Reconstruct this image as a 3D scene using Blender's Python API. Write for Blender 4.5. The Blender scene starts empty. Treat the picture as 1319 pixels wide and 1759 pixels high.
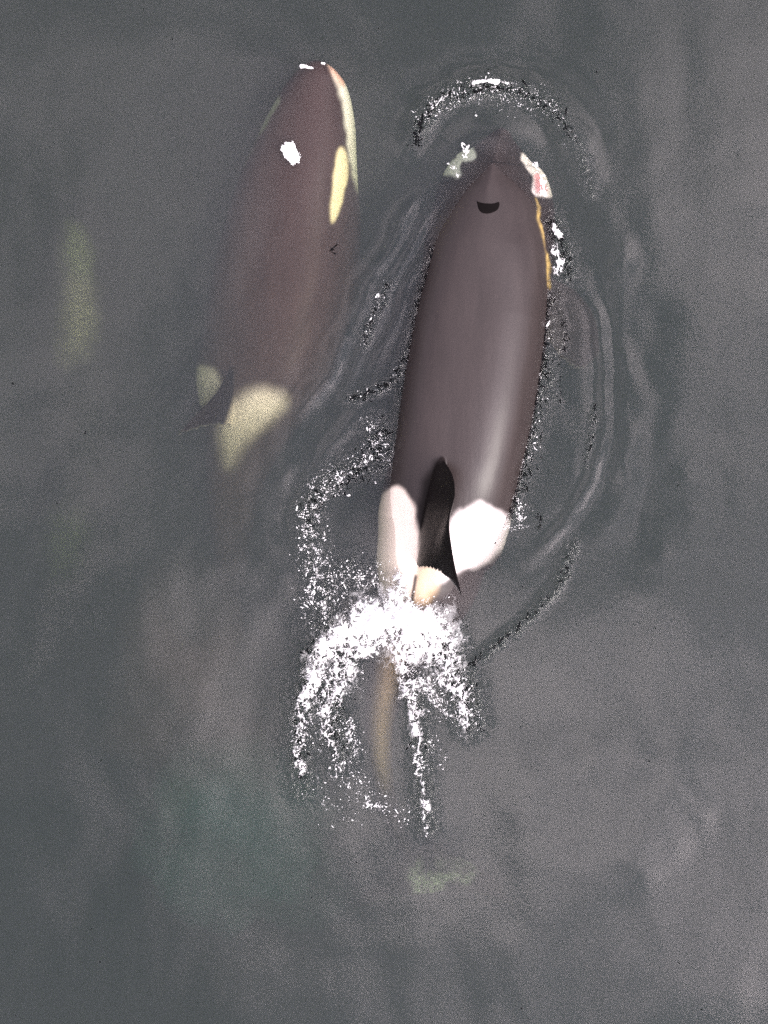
import bpy, math, random
import numpy as np
from mathutils import Vector

random.seed(7)
rng = np.random.default_rng(7)
SC = bpy.context.scene
COL = SC.collection

# ------------------------------------------------------------------ camera, sky, sun, exposure
S = 0.005                       # metres per photograph pixel on the water surface
H = 24.0                        # flying height of the camera
cam = bpy.data.cameras.new('camera')
cam.sensor_fit = 'VERTICAL'
cam.sensor_height = 24.0
cam.lens = 12.0 / (1759 * S / 2 / H)
cam.clip_start = 0.1
cam.clip_end = 6000
cam_o = bpy.data.objects.new('camera', cam)
cam_o.location = (0, 0, H)
COL.objects.link(cam_o)
SC.camera = cam_o

SUN_EL, SUN_AZ = math.radians(48), math.radians(125)      # azimuth clockwise from +Y
world = bpy.data.worlds.new('World')
SC.world = world
world.use_nodes = True
wt = world.node_tree
wt.nodes.clear()


def N(t, kind, **kw):
    n = t.nodes.new(kind)
    for k, v in kw.items():
        if k.startswith('i_'):
            key = k[2:]
            key = int(key) if key.isdigit() else key.replace('_', ' ')
            n.inputs[key].default_value = v
        else:
            setattr(n, k, v)
    return n


def L(t, a, b):
    t.links.new(a, b)


def ramp(t, stops, interp='EASE'):
    n = t.nodes.new('ShaderNodeValToRGB')
    n.color_ramp.interpolation = interp
    e = n.color_ramp.elements
    while len(e) < len(stops):
        e.new(0.5)
    for el, (p, c) in zip(e, stops):
        el.position = p
        el.color = (c, c, c, 1) if not isinstance(c, tuple) else (*c, 1)
    return n


def mixc(t, fac, a, b):
    n = t.nodes.new('ShaderNodeMix')
    n.data_type = 'RGBA'
    for s, v in ((n.inputs[0], fac), (n.inputs[6], a), (n.inputs[7], b)):
        if hasattr(v, 'links'):
            t.links.new(v, s)
        else:
            s.default_value = v
    return n.outputs[2]


def math_n(t, op, a, b=None, c=None, clamp=False):
    n = t.nodes.new('ShaderNodeMath')
    n.operation = op
    n.use_clamp = clamp
    for s, v in zip(n.inputs, (a, b, c)):
        if v is None:
            continue
        if hasattr(v, 'links'):
            t.links.new(v, s)
        else:
            s.default_value = v
    return n.outputs[0]


sky = N(wt, 'ShaderNodeTexSky', sky_type='NISHITA', sun_disc=False,
        sun_elevation=SUN_EL, sun_rotation=SUN_AZ, air_density=1.0, dust_density=2.5)
tc = N(wt, 'ShaderNodeTexCoord')
sep = N(wt, 'ShaderNodeSeparateXYZ')
L(wt, tc.outputs['Generated'], sep.inputs[0])
den = math_n(wt, 'ADD', math_n(wt, 'MAXIMUM', sep.outputs[2], 0.0), 0.35)
comb = N(wt, 'ShaderNodeCombineXYZ')
L(wt, math_n(wt, 'DIVIDE', sep.outputs[0], den), comb.inputs[0])
L(wt, math_n(wt, 'DIVIDE', sep.outputs[1], den), comb.inputs[1])
comb.inputs[2].default_value = 24.4
n1 = N(wt, 'ShaderNodeTexNoise', i_Scale=8.0, i_Detail=6.0, i_Roughness=0.64, i_Distortion=0.5)
L(wt, comb.outputs[0], n1.inputs['Vector'])
# broken overcast: bright thin cloud over thicker grey cloud
cl = ramp(wt, [(0.33, (1.2, 1.6, 1.9)), (0.47, (3.4, 3.2, 3.65)), (0.56, (10.8, 9.4, 10.0)), (0.68, (19.0, 16.5, 16.8))], 'LINEAR')
L(wt, n1.outputs['Fac'], cl.inputs[0])
zr = ramp(wt, [(0.0, 0.2), (0.35, 0.34), (0.8, 0.78), (1.0, 1.0)], 'LINEAR')   # overcast: zenith brighter than horizon
L(wt, sep.outputs[2], zr.inputs[0])
clz = N(wt, 'ShaderNodeVectorMath', operation='MULTIPLY')
L(wt, cl.outputs[0], clz.inputs[0])
L(wt, zr.outputs[0], clz.inputs[1])
# the overcast is brighter round the veiled sun
dt_ = N(wt, 'ShaderNodeVectorMath', operation='DOT_PRODUCT')
L(wt, tc.outputs['Generated'], dt_.inputs[0])
dt_.inputs[1].default_value = (math.sin(SUN_AZ) * math.cos(SUN_EL), math.cos(SUN_AZ) * math.cos(SUN_EL), math.sin(SUN_EL))
gr = ramp(wt, [(0.0, 0.30), (0.58, 0.36), (0.74, 0.48), (0.80, 0.66), (0.86, 0.95), (1.0, 1.0)], 'LINEAR')
L(wt, dt_.outputs['Value'], gr.inputs[0])
clz2 = N(wt, 'ShaderNodeVectorMath', operation='MULTIPLY')
L(wt, clz.outputs[0], clz2.inputs[0])
L(wt, gr.outputs[0], clz2.inputs[1])
clz3 = N(wt, 'ShaderNodeVectorMath', operation='SCALE', i_Scale=2.1)
L(wt, clz2.outputs[0], clz3.inputs[0])
clz = clz3
bg = N(wt, 'ShaderNodeBackground', i_Strength=0.12)
L(wt, mixc(wt, 0.85, sky.outputs[0], clz.outputs[0]), bg.inputs[0])
wo = N(wt, 'ShaderNodeOutputWorld')
L(wt, bg.outputs[0], wo.inputs[0])

sun = bpy.data.lights.new('sun', 'SUN')
sun.energy = 0.8
sun.angle = math.radians(32)
sun.color = (1.0, 0.95, 0.88)
sun_o = bpy.data.objects.new('sun', sun)
sd = Vector((math.sin(SUN_AZ) * math.cos(SUN_EL), math.cos(SUN_AZ) * math.cos(SUN_EL), math.sin(SUN_EL)))
sun_o.rotation_euler = sd.to_track_quat('Z', 'Y').to_euler()
sun_o.location = sd * 60
COL.objects.link(sun_o)

SC.view_settings.view_transform = 'Standard'
SC.view_settings.look = 'None'
SC.view_settings.gamma = 1
SC.view_settings.use_curve_mapping = False
SC.view_settings.exposure = 2.3
SC.render.engine = 'CYCLES'
cy = SC.cycles
cy.max_bounces = 8
cy.volume_bounces = 1
cy.transparent_max_bounces = 12
cy.diffuse_bounces = 2
cy.glossy_bounces = 3
cy.use_denoising = False
cy.sample_clamp_indirect = 8
cy.use_adaptive_sampling = False

# ------------------------------------------------------------------ helpers
CX, CY = 659.5, 879.5


def PX(px, py, z=0.0):
    """photograph pixel at height z -> place in the world"""
    f = (H - z) / H
    return np.stack([(px - CX) * S * f, (CY - py) * S * f, np.zeros_like(px * f) + z], -1)


def to_px(x, y, z=0.0):
    f = (H - z) / H
    return x / f / S + CX, CY - y / f / S


def hash2(ix, iy, seed):
    h = (ix.astype(np.int64) * 374761393 + iy.astype(np.int64) * 668265263 + seed * 974711) & 0x7fffffff
    h = ((h ^ (h >> 13)) * 1274126177) & 0x7fffffff
    return ((h ^ (h >> 16)) & 0xffff) / 65535.0


def vnoise(x, y, seed=0):
    """gradient noise, about -0.7..0.7"""
    ix, iy = np.floor(x), np.floor(y)
    fx, fy = x - ix, y - iy
    u = fx * fx * fx * (fx * (fx * 6 - 15) + 10)
    v = fy * fy * fy * (fy * (fy * 6 - 15) + 10)
    r = 0
    for dx in (0, 1):
        for dy in (0, 1):
            a = hash2(ix + dx, iy + dy, seed) * 2 * math.pi
            g = np.cos(a) * (fx - dx) + np.sin(a) * (fy - dy)
            r = r + g * (u if dx else 1 - u) * (v if dy else 1 - v)
    return r


def fbm(x, y, seed=0, octv=4, gain=0.5):
    r, a, f = 0, 1.0, 1.0
    for k in range(octv):
        r = r + a * vnoise(x * f + 17.3 * k, y * f - 9.1 * k, seed + k)
        a *= gain
        f *= 2.03
    return r


def smooth(a, b, x):
    t = np.clip((x - a) / (b - a), 0, 1)
    return t * t * (3 - 2 * t)


def polydist(x, y, pts):
    """distance to a polyline and the side (signed) and fraction along it"""
    pts = np.array(pts, float)
    best = np.full(x.shape, 1e9)
    side = np.zeros(x.shape)
    along = np.zeros(x.shape)
    n = len(pts) - 1
    for i in range(n):
        a, b = pts[i], pts[i + 1]
        d = b - a
        l2 = d @ d
        t = np.clip(((x - a[0]) * d[0] + (y - a[1]) * d[1]) / l2, 0, 1)
        ex, ey = x - a[0] - t * d[0], y - a[1] - t * d[1]
        q = np.hypot(ex, ey)
        s = np.sign(d[0] * (y - a[1]) - d[1] * (x - a[0]))
        m = q < best
        best = np.where(m, q, best)
        side = np.where(m, s, side)
        along = np.where(m, (i + t) / n, along)
    return best, side, along


def inpoly(x, y, pts):
    """signed distance to a polygon, positive inside"""
    pts = list(pts)
    c = np.zeros(x.shape, bool)
    j = len(pts) - 1
    for i in range(len(pts)):
        xi, yi = pts[i]
        xj, yj = pts[j]
        if yi != yj:
            c ^= ((yi > y) != (yj > y)) & (x < (xj - xi) * (y - yi) / (yj - yi) + xi)
        j = i
    d, _, _ = polydist(x, y, pts + [pts[0]])
    return np.where(c, d, -d)


def spline(pts, t):
    """Catmull-Rom through pts (n,k) at t in 0..1"""
    p = np.array(pts, float)
    n = len(p) - 1
    u = np.clip(np.asarray(t) * n, 0, n - 1e-6)
    i = u.astype(int)
    f = (u - i)[:, None]
    g = lambda k: p[np.clip(k, 0, n)]
    a, b, c, d = g(i - 1), g(i), g(i + 1), g(i + 2)
    return 0.5 * (2 * b + (c - a) * f + (2 * a - 5 * b + 4 * c - d) * f ** 2 + (3 * b - a - 3 * c + d) * f ** 3)


def smooth_interp(xs, ys, x):
    """monotone-ish smooth interpolation (pchip)"""
    xs, ys = np.array(xs, float), np.array(ys, float)
    h = np.diff(xs)
    d = np.diff(ys) / h
    m = np.zeros_like(ys)
    m[1:-1] = np.where(d[:-1] * d[1:] > 0, 2 * d[:-1] * d[1:] / (d[:-1] + d[1:] + 1e-12 * np.sign(d[1:] + 1e-9)), 0)
    m[0], m[-1] = d[0], d[-1]
    i = np.clip(np.searchsorted(xs, x) - 1, 0, len(h) - 1)
    t = (x - xs[i]) / h[i]
    return ((2 * t ** 3 - 3 * t ** 2 + 1) * ys[i] + (t ** 3 - 2 * t ** 2 + t) * h[i] * m[i]
            + (-2 * t ** 3 + 3 * t ** 2) * ys[i + 1] + (t ** 3 - t ** 2) * h[i] * m[i + 1])


def mesh_obj(name, verts, quads, mat=None, parent=None, attrs=None, shade=True, link=True):
    """verts (n,3), quads: (m,4) or (m,3) array, or a list of such arrays"""
    me = bpy.data.meshes.new(name)
    verts = np.asarray(verts, np.float32)
    if not isinstance(quads, list):
        quads = [quads]
    loops = np.concatenate([np.asarray(q, np.int32).ravel() for q in quads])
    tot = np.concatenate([np.full(len(q), np.asarray(q).shape[1], np.int32) for q in quads])
    start = np.concatenate([[0], np.cumsum(tot)[:-1]]).astype(np.int32)
    me.vertices.add(len(verts))
    me.vertices.foreach_set('co', verts.ravel())
    me.loops.add(len(loops))
    me.loops.foreach_set('vertex_index', loops)
    me.polygons.add(len(tot))
    me.polygons.foreach_set('loop_start', start)
    me.polygons.foreach_set('loop_total', tot)
    if shade:
        me.polygons.foreach_set('use_smooth', np.ones(len(tot), bool))
    me.update(calc_edges=True)
    me.validate()
    for k, v in (attrs or {}).items():
        if v.ndim == 1:
            a = me.attributes.new(k, 'FLOAT', 'POINT')
            a.data.foreach_set('value', v.astype(np.float32))
        else:
            a = me.attributes.new(k, 'FLOAT_COLOR', 'POINT')
            a.data.foreach_set('color', np.concatenate([v, np.ones((len(v), 1))], 1).astype(np.float32).ravel())
    if mat:
        me.materials.append(mat)
    o = bpy.data.objects.new(name, me)
    if link:
        COL.objects.link(o)
    if parent:
        o.parent = parent
    return o


def tag(o, label=None, cat=None, group=None, kind=None):
    if label:
        o['label'] = label
    if cat:
        o['category'] = cat
    if group:
        o['group'] = group
    if kind:
        o['kind'] = kind
    return o


def grid_quads(nu, nv, wrap_v=False):
    """quads over vertex index u*nv+v"""
    u = np.arange(nu - 1)[:, None]
    v = np.arange(nv if wrap_v else nv - 1)[None, :]
    v2 = (v + 1) % nv
    a = u * nv + v
    b = u * nv + v2
    c = (u + 1) * nv + v2
    d = (u + 1) * nv + v
    return np.stack([a, b, c, d], -1).reshape(-1, 4)


def material(name):
    m = bpy.data.materials.new(name)
    m.use_nodes = True
    m.node_tree.nodes.clear()
    return m, m.node_tree


# ------------------------------------------------------------------ the water surface
CHOP_LINES = [   # polyline in photograph pixels, half width px, strength
    ([(722, 215), (745, 180), (790, 155), (850, 148), (905, 158), (950, 185)], 17, 1.0),
    ([(950, 185), (985, 235), (1005, 290), (1015, 330)], 12, 0.45),
    ([(745, 425), (735, 450), (725, 500), (700, 600), (690, 680), (688, 790)], 8, 0.6),
    ([(668, 488), (640, 545), (625, 590)], 8, 0.75),
    ([(700, 615), (672, 658), (645, 672), (605, 685)], 9, 0.75),
    ([(650, 735), (640, 760), (660, 790), (600, 800), (545, 840), (530, 880), (535, 960), (550, 1040)], 20, 0.7),
    ([(945, 380), (965, 420), (975, 470)], 15, 0.9),
    ([(935, 500), (930, 600), (915, 700), (890, 790), (868, 880)], 22, 0.7),
    ([(945, 480), (975, 560), (960, 600), (935, 620), (955, 690)], 7, 0.5),
    ([(985, 935), (965, 1000), (910, 1060), (860, 1100), (800, 1150)], 9, 0.8),
    ([(1022, 700), (1012, 760), (1005, 800)], 6, 0.5),
    ([(560, 1090), (520, 1190), (515, 1290), (520, 1350)], 22, 0.8),
    ([(640, 1060), (700, 1060), (760, 1090), (800, 1180), (805, 1240)], 26, 0.8),
    ([(690, 1130), (715, 1210), (725, 1300), (730, 1420)], 18, 0.7),
    ([(600, 1100), (570, 1200), (590, 1300)], 22, 0.7),
    ([(600, 980), (560, 1000), (545, 1060)], 26, 0.7),
]
# long smooth wake waves: polyline, half width px, height m
WAKE = [
    ([(1020, 330), (1058, 430), (1078, 560), (1082, 700), (1075, 830), (1040, 930), (980, 1000)], 24, 0.013),
    ([(1005, 470), (1028, 540), (1038, 640), (1036, 740), (1020, 830), (975, 905), (900, 960)], 13, 0.016),
    ([(770, 270), (700, 370), (640, 470), (590, 580), (540, 680), (500, 760), (480, 860)], 20, 0.022),
    ([(760, 330), (700, 430), (655, 530), (610, 630), (590, 690)], 11, 0.013),
    ([(730, 320), (670, 410), (620, 500)], 9, 0.007),
    ([(745, 400), (700, 500), (665, 590), (640, 640)], 9, 0.008),
    ([(640, 700), (560, 770), (520, 830), (510, 900), (520, 980)], 12, 0.012),
    ([(700, 270), (722, 215), (745, 180), (790, 155), (850, 148), (905, 158), (950, 185), (985, 235), (1010, 300)], 24, 0.05),
    ([(985, 935), (965, 1000), (910, 1060), (860, 1100), (800, 1150)], 12, 0.010),
    ([(460, 770), (445, 870), (460, 960), (500, 1020)], 22, 0.010),
    ([(1180, 760), (1170, 900), (1110, 1000)], 40, 0.012),
    ([(900, 1380), (960, 1310), (1060, 1290), (1150, 1320), (1180, 1400), (1120, 1470), (1020, 1500)], 46, 0.010),
    ([(1185, 1200), (1160, 1290), (1150, 1400)], 26, 0.004),
]


def chop_at(px, py):
    c = np.zeros(px.shape)
    wx = px + 9 * vnoise(px / 26, py / 26, 31)
    wy = py + 9 * vnoise(px / 26 + 40, py / 26, 32)
    for pts, w, s in CHOP_LINES:
        d, _, _ = polydist(wx, wy, pts)
        c = np.maximum(c, s * np.exp(-(d / w) ** 2))
    return c * np.clip(0.75 + 1.1 * vnoise(px / 14, py / 14, 33), 0, 1.3)


def height(px, py):
    """height of the water over a photograph pixel, metres"""
    wx = px + 17 * vnoise(px / 95, py / 95, 5) + 1.8 * vnoise(px / 25, py / 25, 7)
    wy = py + 17 * vnoise(px / 95 + 9, py / 95, 6) + 1.8 * vnoise(px / 25 + 4, py / 25, 8)
    wv = np.clip(0.9 + 1.3 * vnoise(px / 70, py / 70, 9), 0.15, 1.8)
    h = 0.018 * fbm(px / 330, py / 420, 1, 2, 0.4)
    h = h + 0.0030 * fbm(px / 95, py / 120, 2, 2, 0.35)
    for pts, w, a in WAKE:
        d, s, t = polydist(wx, wy, pts)
        fade = np.clip(np.minimum(t, 1 - t) * 5, 0, 1) if w > 0 else 1
        a = 0.31 * a * wv
        h = h + a * np.exp(-(d / w) ** 2) * (0.35 + 0.65 * fade) - 0.35 * a * np.exp(-((d - 1.7 * w) / w) ** 2) * fade
    # water heaped in front of the head, lower along the flanks
    h = h + 0.015 * np.exp(-(((px - 850) / 70) ** 2 + ((py - 215) / 40) ** 2))
    return h


def full_height(px, py):
    h = height(px, py)
    c = chop_at(px, py)
    n = fbm(px / 7.5, py / 7.5, 11, 3, 0.6)
    return h + c * 0.022 * n, c


def axis(lo, hi, step, far):
    mid = np.arange(lo, hi + step / 2, step)
    out, d, s = [], 0.0, step
    while d < far:
        s *= 1.28
        d += s
        out.append(d)
    out = np.array(out)
    return np.concatenate([lo - out[::-1], mid, hi + out])


def build_water(mat):
    xs = axis(-3.75, 3.75, 0.0125, 1800)
    ys = axis(-4.85, 4.85, 0.0125, 1800)
    X, Y = np.meshgrid(xs, ys, indexing='ij')
    px, py = X / S + CX, CY - Y / S
    Z = np.zeros_like(X)
    C = np.zeros_like(X)
    m = (np.abs(X) < 6) & (np.abs(Y) < 7)
    z, c = full_height(px[m], py[m])
    edge = smooth(0, 1.8, np.minimum(6 - np.abs(X[m]), 7 - np.abs(Y[m])))
    Z[m] = z * edge
    C[m] = c * edge
    nx, ny = X.shape
    top = np.stack([X, Y, Z], -1).reshape(-1, 3)
    q = grid_quads(nx, ny)[:, ::-1]
    # sides and bottom close the body of water
    idx = np.arange(nx * ny).reshape(nx, ny)
    rim = np.concatenate([idx[:, 0], idx[-1, 1:], idx[-2::-1, -1], idx[0, -2:0:-1]])
    low = top[rim].copy()
    low[:, 2] = -16.0
    nb = len(top)
    k = np.arange(len(rim))
    k2 = (k + 1) % len(rim)
    sides = np.stack([rim[k], nb + k, nb + k2, rim[k2]], -1)
    verts = np.concatenate([top, low, [[0, 0, -16.0]]])
    cen = len(verts) - 1
    bottom = np.stack([nb + k2, nb + k, np.full_like(k, cen)], -1)
    chop = np.concatenate([C.ravel(), np.zeros(len(low) + 1)])
    return mesh_obj('water', verts, [q, sides, bottom], mat, attrs={'chop': chop})


def water_material():
    m, t = material('sea_water')
    geo = N(t, 'ShaderNodeNewGeometry')
    at = N(t, 'ShaderNodeAttribute', attribute_name='chop')
    a = N(t, 'ShaderNodeTexNoise', i_Scale=3.2, i_Detail=5.0, i_Roughness=0.6)
    b = N(t, 'ShaderNodeTexNoise', i_Scale=42.0, i_Detail=4.0, i_Roughness=0.7)
    for n in (a, b):
        L(t, geo.outputs['Position'], n.inputs['Vector'])
    hsum = math_n(t, 'ADD', math_n(t, 'MULTIPLY', a.outputs['Fac'], 0.0003),
                  math_n(t, 'MULTIPLY', b.outputs['Fac'],
                         math_n(t, 'MULTIPLY_ADD', at.outputs['Fac'], 0.016, 0.00035)))
    bump = N(t, 'ShaderNodeBump', i_Strength=1.0, i_Distance=1.0)
    L(t, hsum, bump.inputs['Height'])
    fr = N(t, 'ShaderNodeFresnel', i_IOR=1.34)
    L(t, bump.outputs[0], fr.inputs['Normal'])
    gl = N(t, 'ShaderNodeBsdfGlossy', i_Roughness=0.07)
    L(t, bump.outputs[0], gl.inputs['Normal'])
    tr = N(t, 'ShaderNodeBsdfTransparent')
    mx = N(t, 'ShaderNodeMixShader')
    L(t, math_n(t, 'MULTIPLY', fr.outputs[0], 1.0, clamp=True), mx.inputs[0])
    L(t, tr.outputs[0], mx.inputs[1])
    L(t, gl.outputs[0], mx.inputs[2])
    # plankton-rich sea: scatters a little, swallows blue and red before green
    va = N(t, 'ShaderNodeVolumeAbsorption', i_Color=(0.40, 0.48, 0.28, 1), i_Density=1.5)
    vs = N(t, 'ShaderNodeVolumeScatter', i_Color=(0.60, 0.655, 0.86, 1), i_Density=0.26, i_Anisotropy=0.0)
    ad = N(t, 'ShaderNodeAddShader')
    L(t, va.outputs[0], ad.inputs[0])
    L(t, vs.outputs[0], ad.inputs[1])
    o = N(t, 'ShaderNodeOutputMaterial')
    L(t, mx.outputs[0], o.inputs['Surface'])
    L(t, ad.outputs[0], o.inputs['Volume'])
    return m


water = tag(build_water(water_material()), 'dark grey-green open sea surface with wakes around the orcas', 'water', kind='structure')

sm, st_ = material('seabed_mud')
p = N(st_, 'ShaderNodeBsdfPrincipled', i_Roughness=1.0)
nn = N(st_, 'ShaderNodeTexNoise', i_Scale=0.4, i_Detail=5.0)
L(st_, mixc(st_, nn.outputs['Fac'], (0.02, 0.022, 0.018, 1), (0.05, 0.05, 0.04, 1)), p.inputs['Base Color'])
L(st_, p.outputs[0], N(st_, 'ShaderNodeOutputMaterial').inputs[0])
g = np.linspace(-1700, 1700, 41)
GX, GY = np.meshgrid(g, g, indexing='ij')
sb = mesh_obj('seabed', np.stack([GX, GY, -15 + 0.5 * fbm(GX / 200, GY / 200, 3)], -1).reshape(-1, 3), grid_quads(41, 41), sm)
tag(sb, 'dark muddy seabed far below the orcas', 'seabed', kind='structure')


# ------------------------------------------------------------------ orcas
def skin_material(name, rough=0.35, coat=0.0):
    m, t = material(name)
    at = N(t, 'ShaderNodeAttribute', attribute_name='pigment')
    geo = N(t, 'ShaderNodeNewGeometry')
    mp = N(t, 'ShaderNodeMapping')
    mp.inputs['Scale'].default_value = (9, 1.6, 9)
    mp.inputs['Rotation'].default_value = (0, 0, math.radians(-10))
    L(t, geo.outputs['Position'], mp.inputs[0])
    n1 = N(t, 'ShaderNodeTexNoise', i_Scale=1.0, i_Detail=6.0, i_Roughness=0.6)
    L(t, mp.outputs[0], n1.inputs['Vector'])
    n2 = N(t, 'ShaderNodeTexNoise', i_Scale=70.0, i_Detail=3.0, i_Roughness=0.7)
    L(t, geo.outputs['Position'], n2.inputs['Vector'])
    v1 = math_n(t, 'MULTIPLY_ADD', n1.outputs['Fac'], 0.55, 0.72)
    v2 = math_n(t, 'MULTIPLY_ADD', n2.outputs['Fac'], 0.30, 0.85)
    sw = N(t, 'ShaderNodeTexNoise', i_Scale=2.2, i_Detail=8.0, i_Roughness=0.75, i_Distortion=1.2)
    L(t, mp.outputs[0], sw.inputs['Vector'])
    scr = ramp(t, [(0.0, 1.0), (0.66, 1.0), (0.72, 1.7), (1.0, 1.9)], 'LINEAR')
    L(t, sw.outputs['Fac'], scr.inputs[0])
    v = math_n(t, 'MULTIPLY', math_n(t, 'MULTIPLY', v1, v2), scr.outputs[0])
    vm = N(t, 'ShaderNodeVectorMath', operation='SCALE')
    L(t, at.outputs['Color'], vm.inputs[0])
    L(t, v, vm.inputs['Scale'])
    p = N(t, 'ShaderNodeBsdfPrincipled', i_Roughness=rough, i_IOR=1.5)
    L(t, vm.outputs[0], p.inputs['Base Color'])
    L(t, math_n(t, 'MULTIPLY_ADD', n1.outputs['Fac'], 0.22, rough - 0.1), p.inputs['Roughness'])
    sg = N(t, 'ShaderNodeSeparateColor')
    L(t, at.outputs['Color'], sg.inputs[0])
    L(t, math_n(t, 'MINIMUM', math_n(t, 'MAXIMUM', math_n(t, 'MULTIPLY', sg.outputs[1], 27.0), 0.14), 0.5), p.inputs['Specular IOR Level'])
    # wet skin in air shines; under water its index is close to the water's
    sz = N(t, 'ShaderNodeSeparateXYZ')
    L(t, geo.outputs['Position'], sz.inputs[0])
    L(t, math_n(t, 'MULTIPLY_ADD', math_n(t, 'MULTIPLY', math_n(t, 'ADD', sz.outputs[2], 0.006), 90.0, clamp=True), 0.26, 1.13), p.inputs['IOR'])
    bp = N(t, 'ShaderNodeBump', i_Strength=0.5, i_Distance=0.006)
    L(t, math_n(t, 'ADD', n1.outputs['Fac'], math_n(t, 'MULTIPLY', n2.outputs['Fac'], 0.25)), bp.inputs['Height'])
    L(t, bp.outputs[0], p.inputs['Normal'])
    L(t, p.outputs[0], N(t, 'ShaderNodeOutputMaterial').inputs[0])
    return m


SKIN = skin_material('orca_skin')


def loft(rings):
    """rings (n, k, 3) -> closed tube mesh (verts, quads, tris)"""
    n, k, _ = rings.shape
    v = rings.reshape(-1, 3)
    q = grid_quads(n, k, True)
    c0, c1 = rings[0].mean(0), rings[-1].mean(0)
    i = np.arange(k)
    j = (i + 1) % k
    t0 = np.stack([j, i, np.full(k, n * k)], -1)
    b = (n - 1) * k
    t1 = np.stack([b + i, b + j, np.full(k, n * k + 1)], -1)
    return np.concatenate([v, [c0, c1]]), [q, np.concatenate([t0, t1])]


def body_loft(rows, roll_deg, n_top=2.1, keel=None):
    """rows: (py, cx, half width px, top z, height factor) along the back, head first"""
    r = np.array(rows, float)
    t = np.linspace(0, 1, 420)
    ys = r[0, 0] + (r[-1, 0] - r[0, 0]) * (t ** 1.25)
    cx = smooth_interp(r[:, 0], r[:, 1], ys)
    hw = smooth_interp(r[:, 0], r[:, 2], ys) * S
    zt = smooth_interp(r[:, 0], r[:, 3], ys)
    hf = smooth_interp(r[:, 0], r[:, 4], ys)
    # round the snout
    top = hw * hf
    zc = zt - top
    C = PX(cx, ys, zc)
    T = np.gradient(C, axis=0)
    T /= np.linalg.norm(T, axis=1)[:, None]
    T = -T                                         # towards the head
    up = np.array([0, 0, 1.0])
    T[:, 2] *= 0.25
    T /= np.linalg.norm(T, axis=1)[:, None]
    R = np.cross(T, up)
    R /= np.linalg.norm(R, axis=1)[:, None]
    U = np.cross(R, T)
    a = np.radians(np.interp(ys, *zip(*roll_deg)))[:, None]
    R2 = R * np.cos(a) - U * np.sin(a)
    U2 = U * np.cos(a) + R * np.sin(a)
    th = np.linspace(0, 2 * np.pi, 128, endpoint=False)
    c, s = np.cos(th), np.sin(th)
    kk = np.interp(ys, *zip(*keel)) if keel else np.full(len(ys), n_top)
    rings = []
    for i in range(len(ys)):
        e = 2 / np.where(s > 0, kk[i], 2.0)
        u = np.sign(c) * np.abs(c) ** e * hw[i]
        w = np.sign(s) * np.abs(s) ** e * np.where(s > 0, top[i], top[i] * 1.05)
        rings.append(C[i] + u[:, None] * R2[i] + w[:, None] * U2[i])
    return np.array(rings), dict(ys=ys, C=C, R=R2, U=U2, hw=hw, top=top)


def blade(lead, trail, thick, n=36, k=40, side=None):
    """fin: lead/trail (m,3) control points from root to tip; thick = root thickness m"""
    t = np.linspace(0, 1, n)
    le, te = spline(lead, t), spline(trail, t)
    th = np.linspace(0, 2 * np.pi, k, endpoint=False)
    f = (1 - np.cos(th)) / 2                        # 0 at the leading edge, 1 at the trailing edge
    prof = np.sign(np.sin(th)) * (np.sqrt(np.clip(f, 0, 1)) * (1 - f) * 1.5 + 0.10 * np.sqrt(f * (1 - f)))
    rings = []
    for i in range(n):
        ch = te[i] - le[i]
        sp = (le[min(i + 1, n - 1)] + te[min(i + 1, n - 1)] - le[max(i - 1, 0)] - te[max(i - 1, 0)])
        nr = np.cross(ch, sp)
        nr /= np.linalg.norm(nr) + 1e-9
        tk = thick * ((1 - t[i]) ** 0.8 * 0.85 + 0.15) * (1 + 2.4 * math.exp(-t[i] * 7))
        rings.append(le[i] + f[:, None] * ch + (prof * tk)[:, None] * nr)
    return np.array(rings)


def fuse(parts, voxel, name='tmp', smooth_it=6):
    """join closed lofts into one continuous skin"""
    vs, qs, off = [], [], 0
    for rings in parts:
        v, q = loft(rings)
        vs.append(v)
        qs += [np.asarray(a) + off for a in q]
        off += len(v)
    o = mesh_obj(name, np.concatenate(vs), qs)
    rm = o.modifiers.new('r', 'REMESH')
    rm.mode = 'VOXEL'
    rm.voxel_size = voxel
    rm.use_smooth_shade = True
    sm_ = o.modifiers.new('s', 'SMOOTH')
    sm_.factor = 0.5
    sm_.iterations = smooth_it
    dg = bpy.context.evaluated_depsgraph_get()
    me = bpy.data.meshes.new_from_object(o.evaluated_get(dg))
    bpy.data.objects.remove(o)
    return me


BLACK = np.array([0.026, 0.0190, 0.0185])


def paint(me, fn):
    n = len(me.vertices)
    co = np.empty(n * 3, np.float32)
    me.vertices.foreach_get('co', co)
    co = co.reshape(-1, 3).astype(float)
    px, py = to_px(co[:, 0], co[:, 1], co[:, 2])
    nr = np.empty(n * 3, np.float32)
    me.vertex_normals.foreach_get('vector', nr)
    c = np.tile(BLACK, (n, 1))
    c = fn(c, px, py, co[:, 2], nr.reshape(-1, 3))
    ed = np.empty(len(me.edges) * 2, np.int32)          # soften the borders of the markings a little
    me.edges.foreach_get('vertices', ed)
    ed = ed.reshape(-1, 2)
    deg = np.bincount(ed.ravel(), minlength=n)[:, None]
    for _ in range(3):
        acc = np.stack([np.bincount(ed[:, 0], c[ed[:, 1], k], n) + np.bincount(ed[:, 1], c[ed[:, 0], k], n) for k in range(3)], 1)
        c = 0.4 * c + 0.6 * acc / np.maximum(deg, 1)
    a = me.attributes.new('pigment', 'FLOAT_COLOR', 'POINT')
    a.data.foreach_set('color', np.concatenate([c, np.ones((n, 1))], 1).astype(np.float32).ravel())


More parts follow.
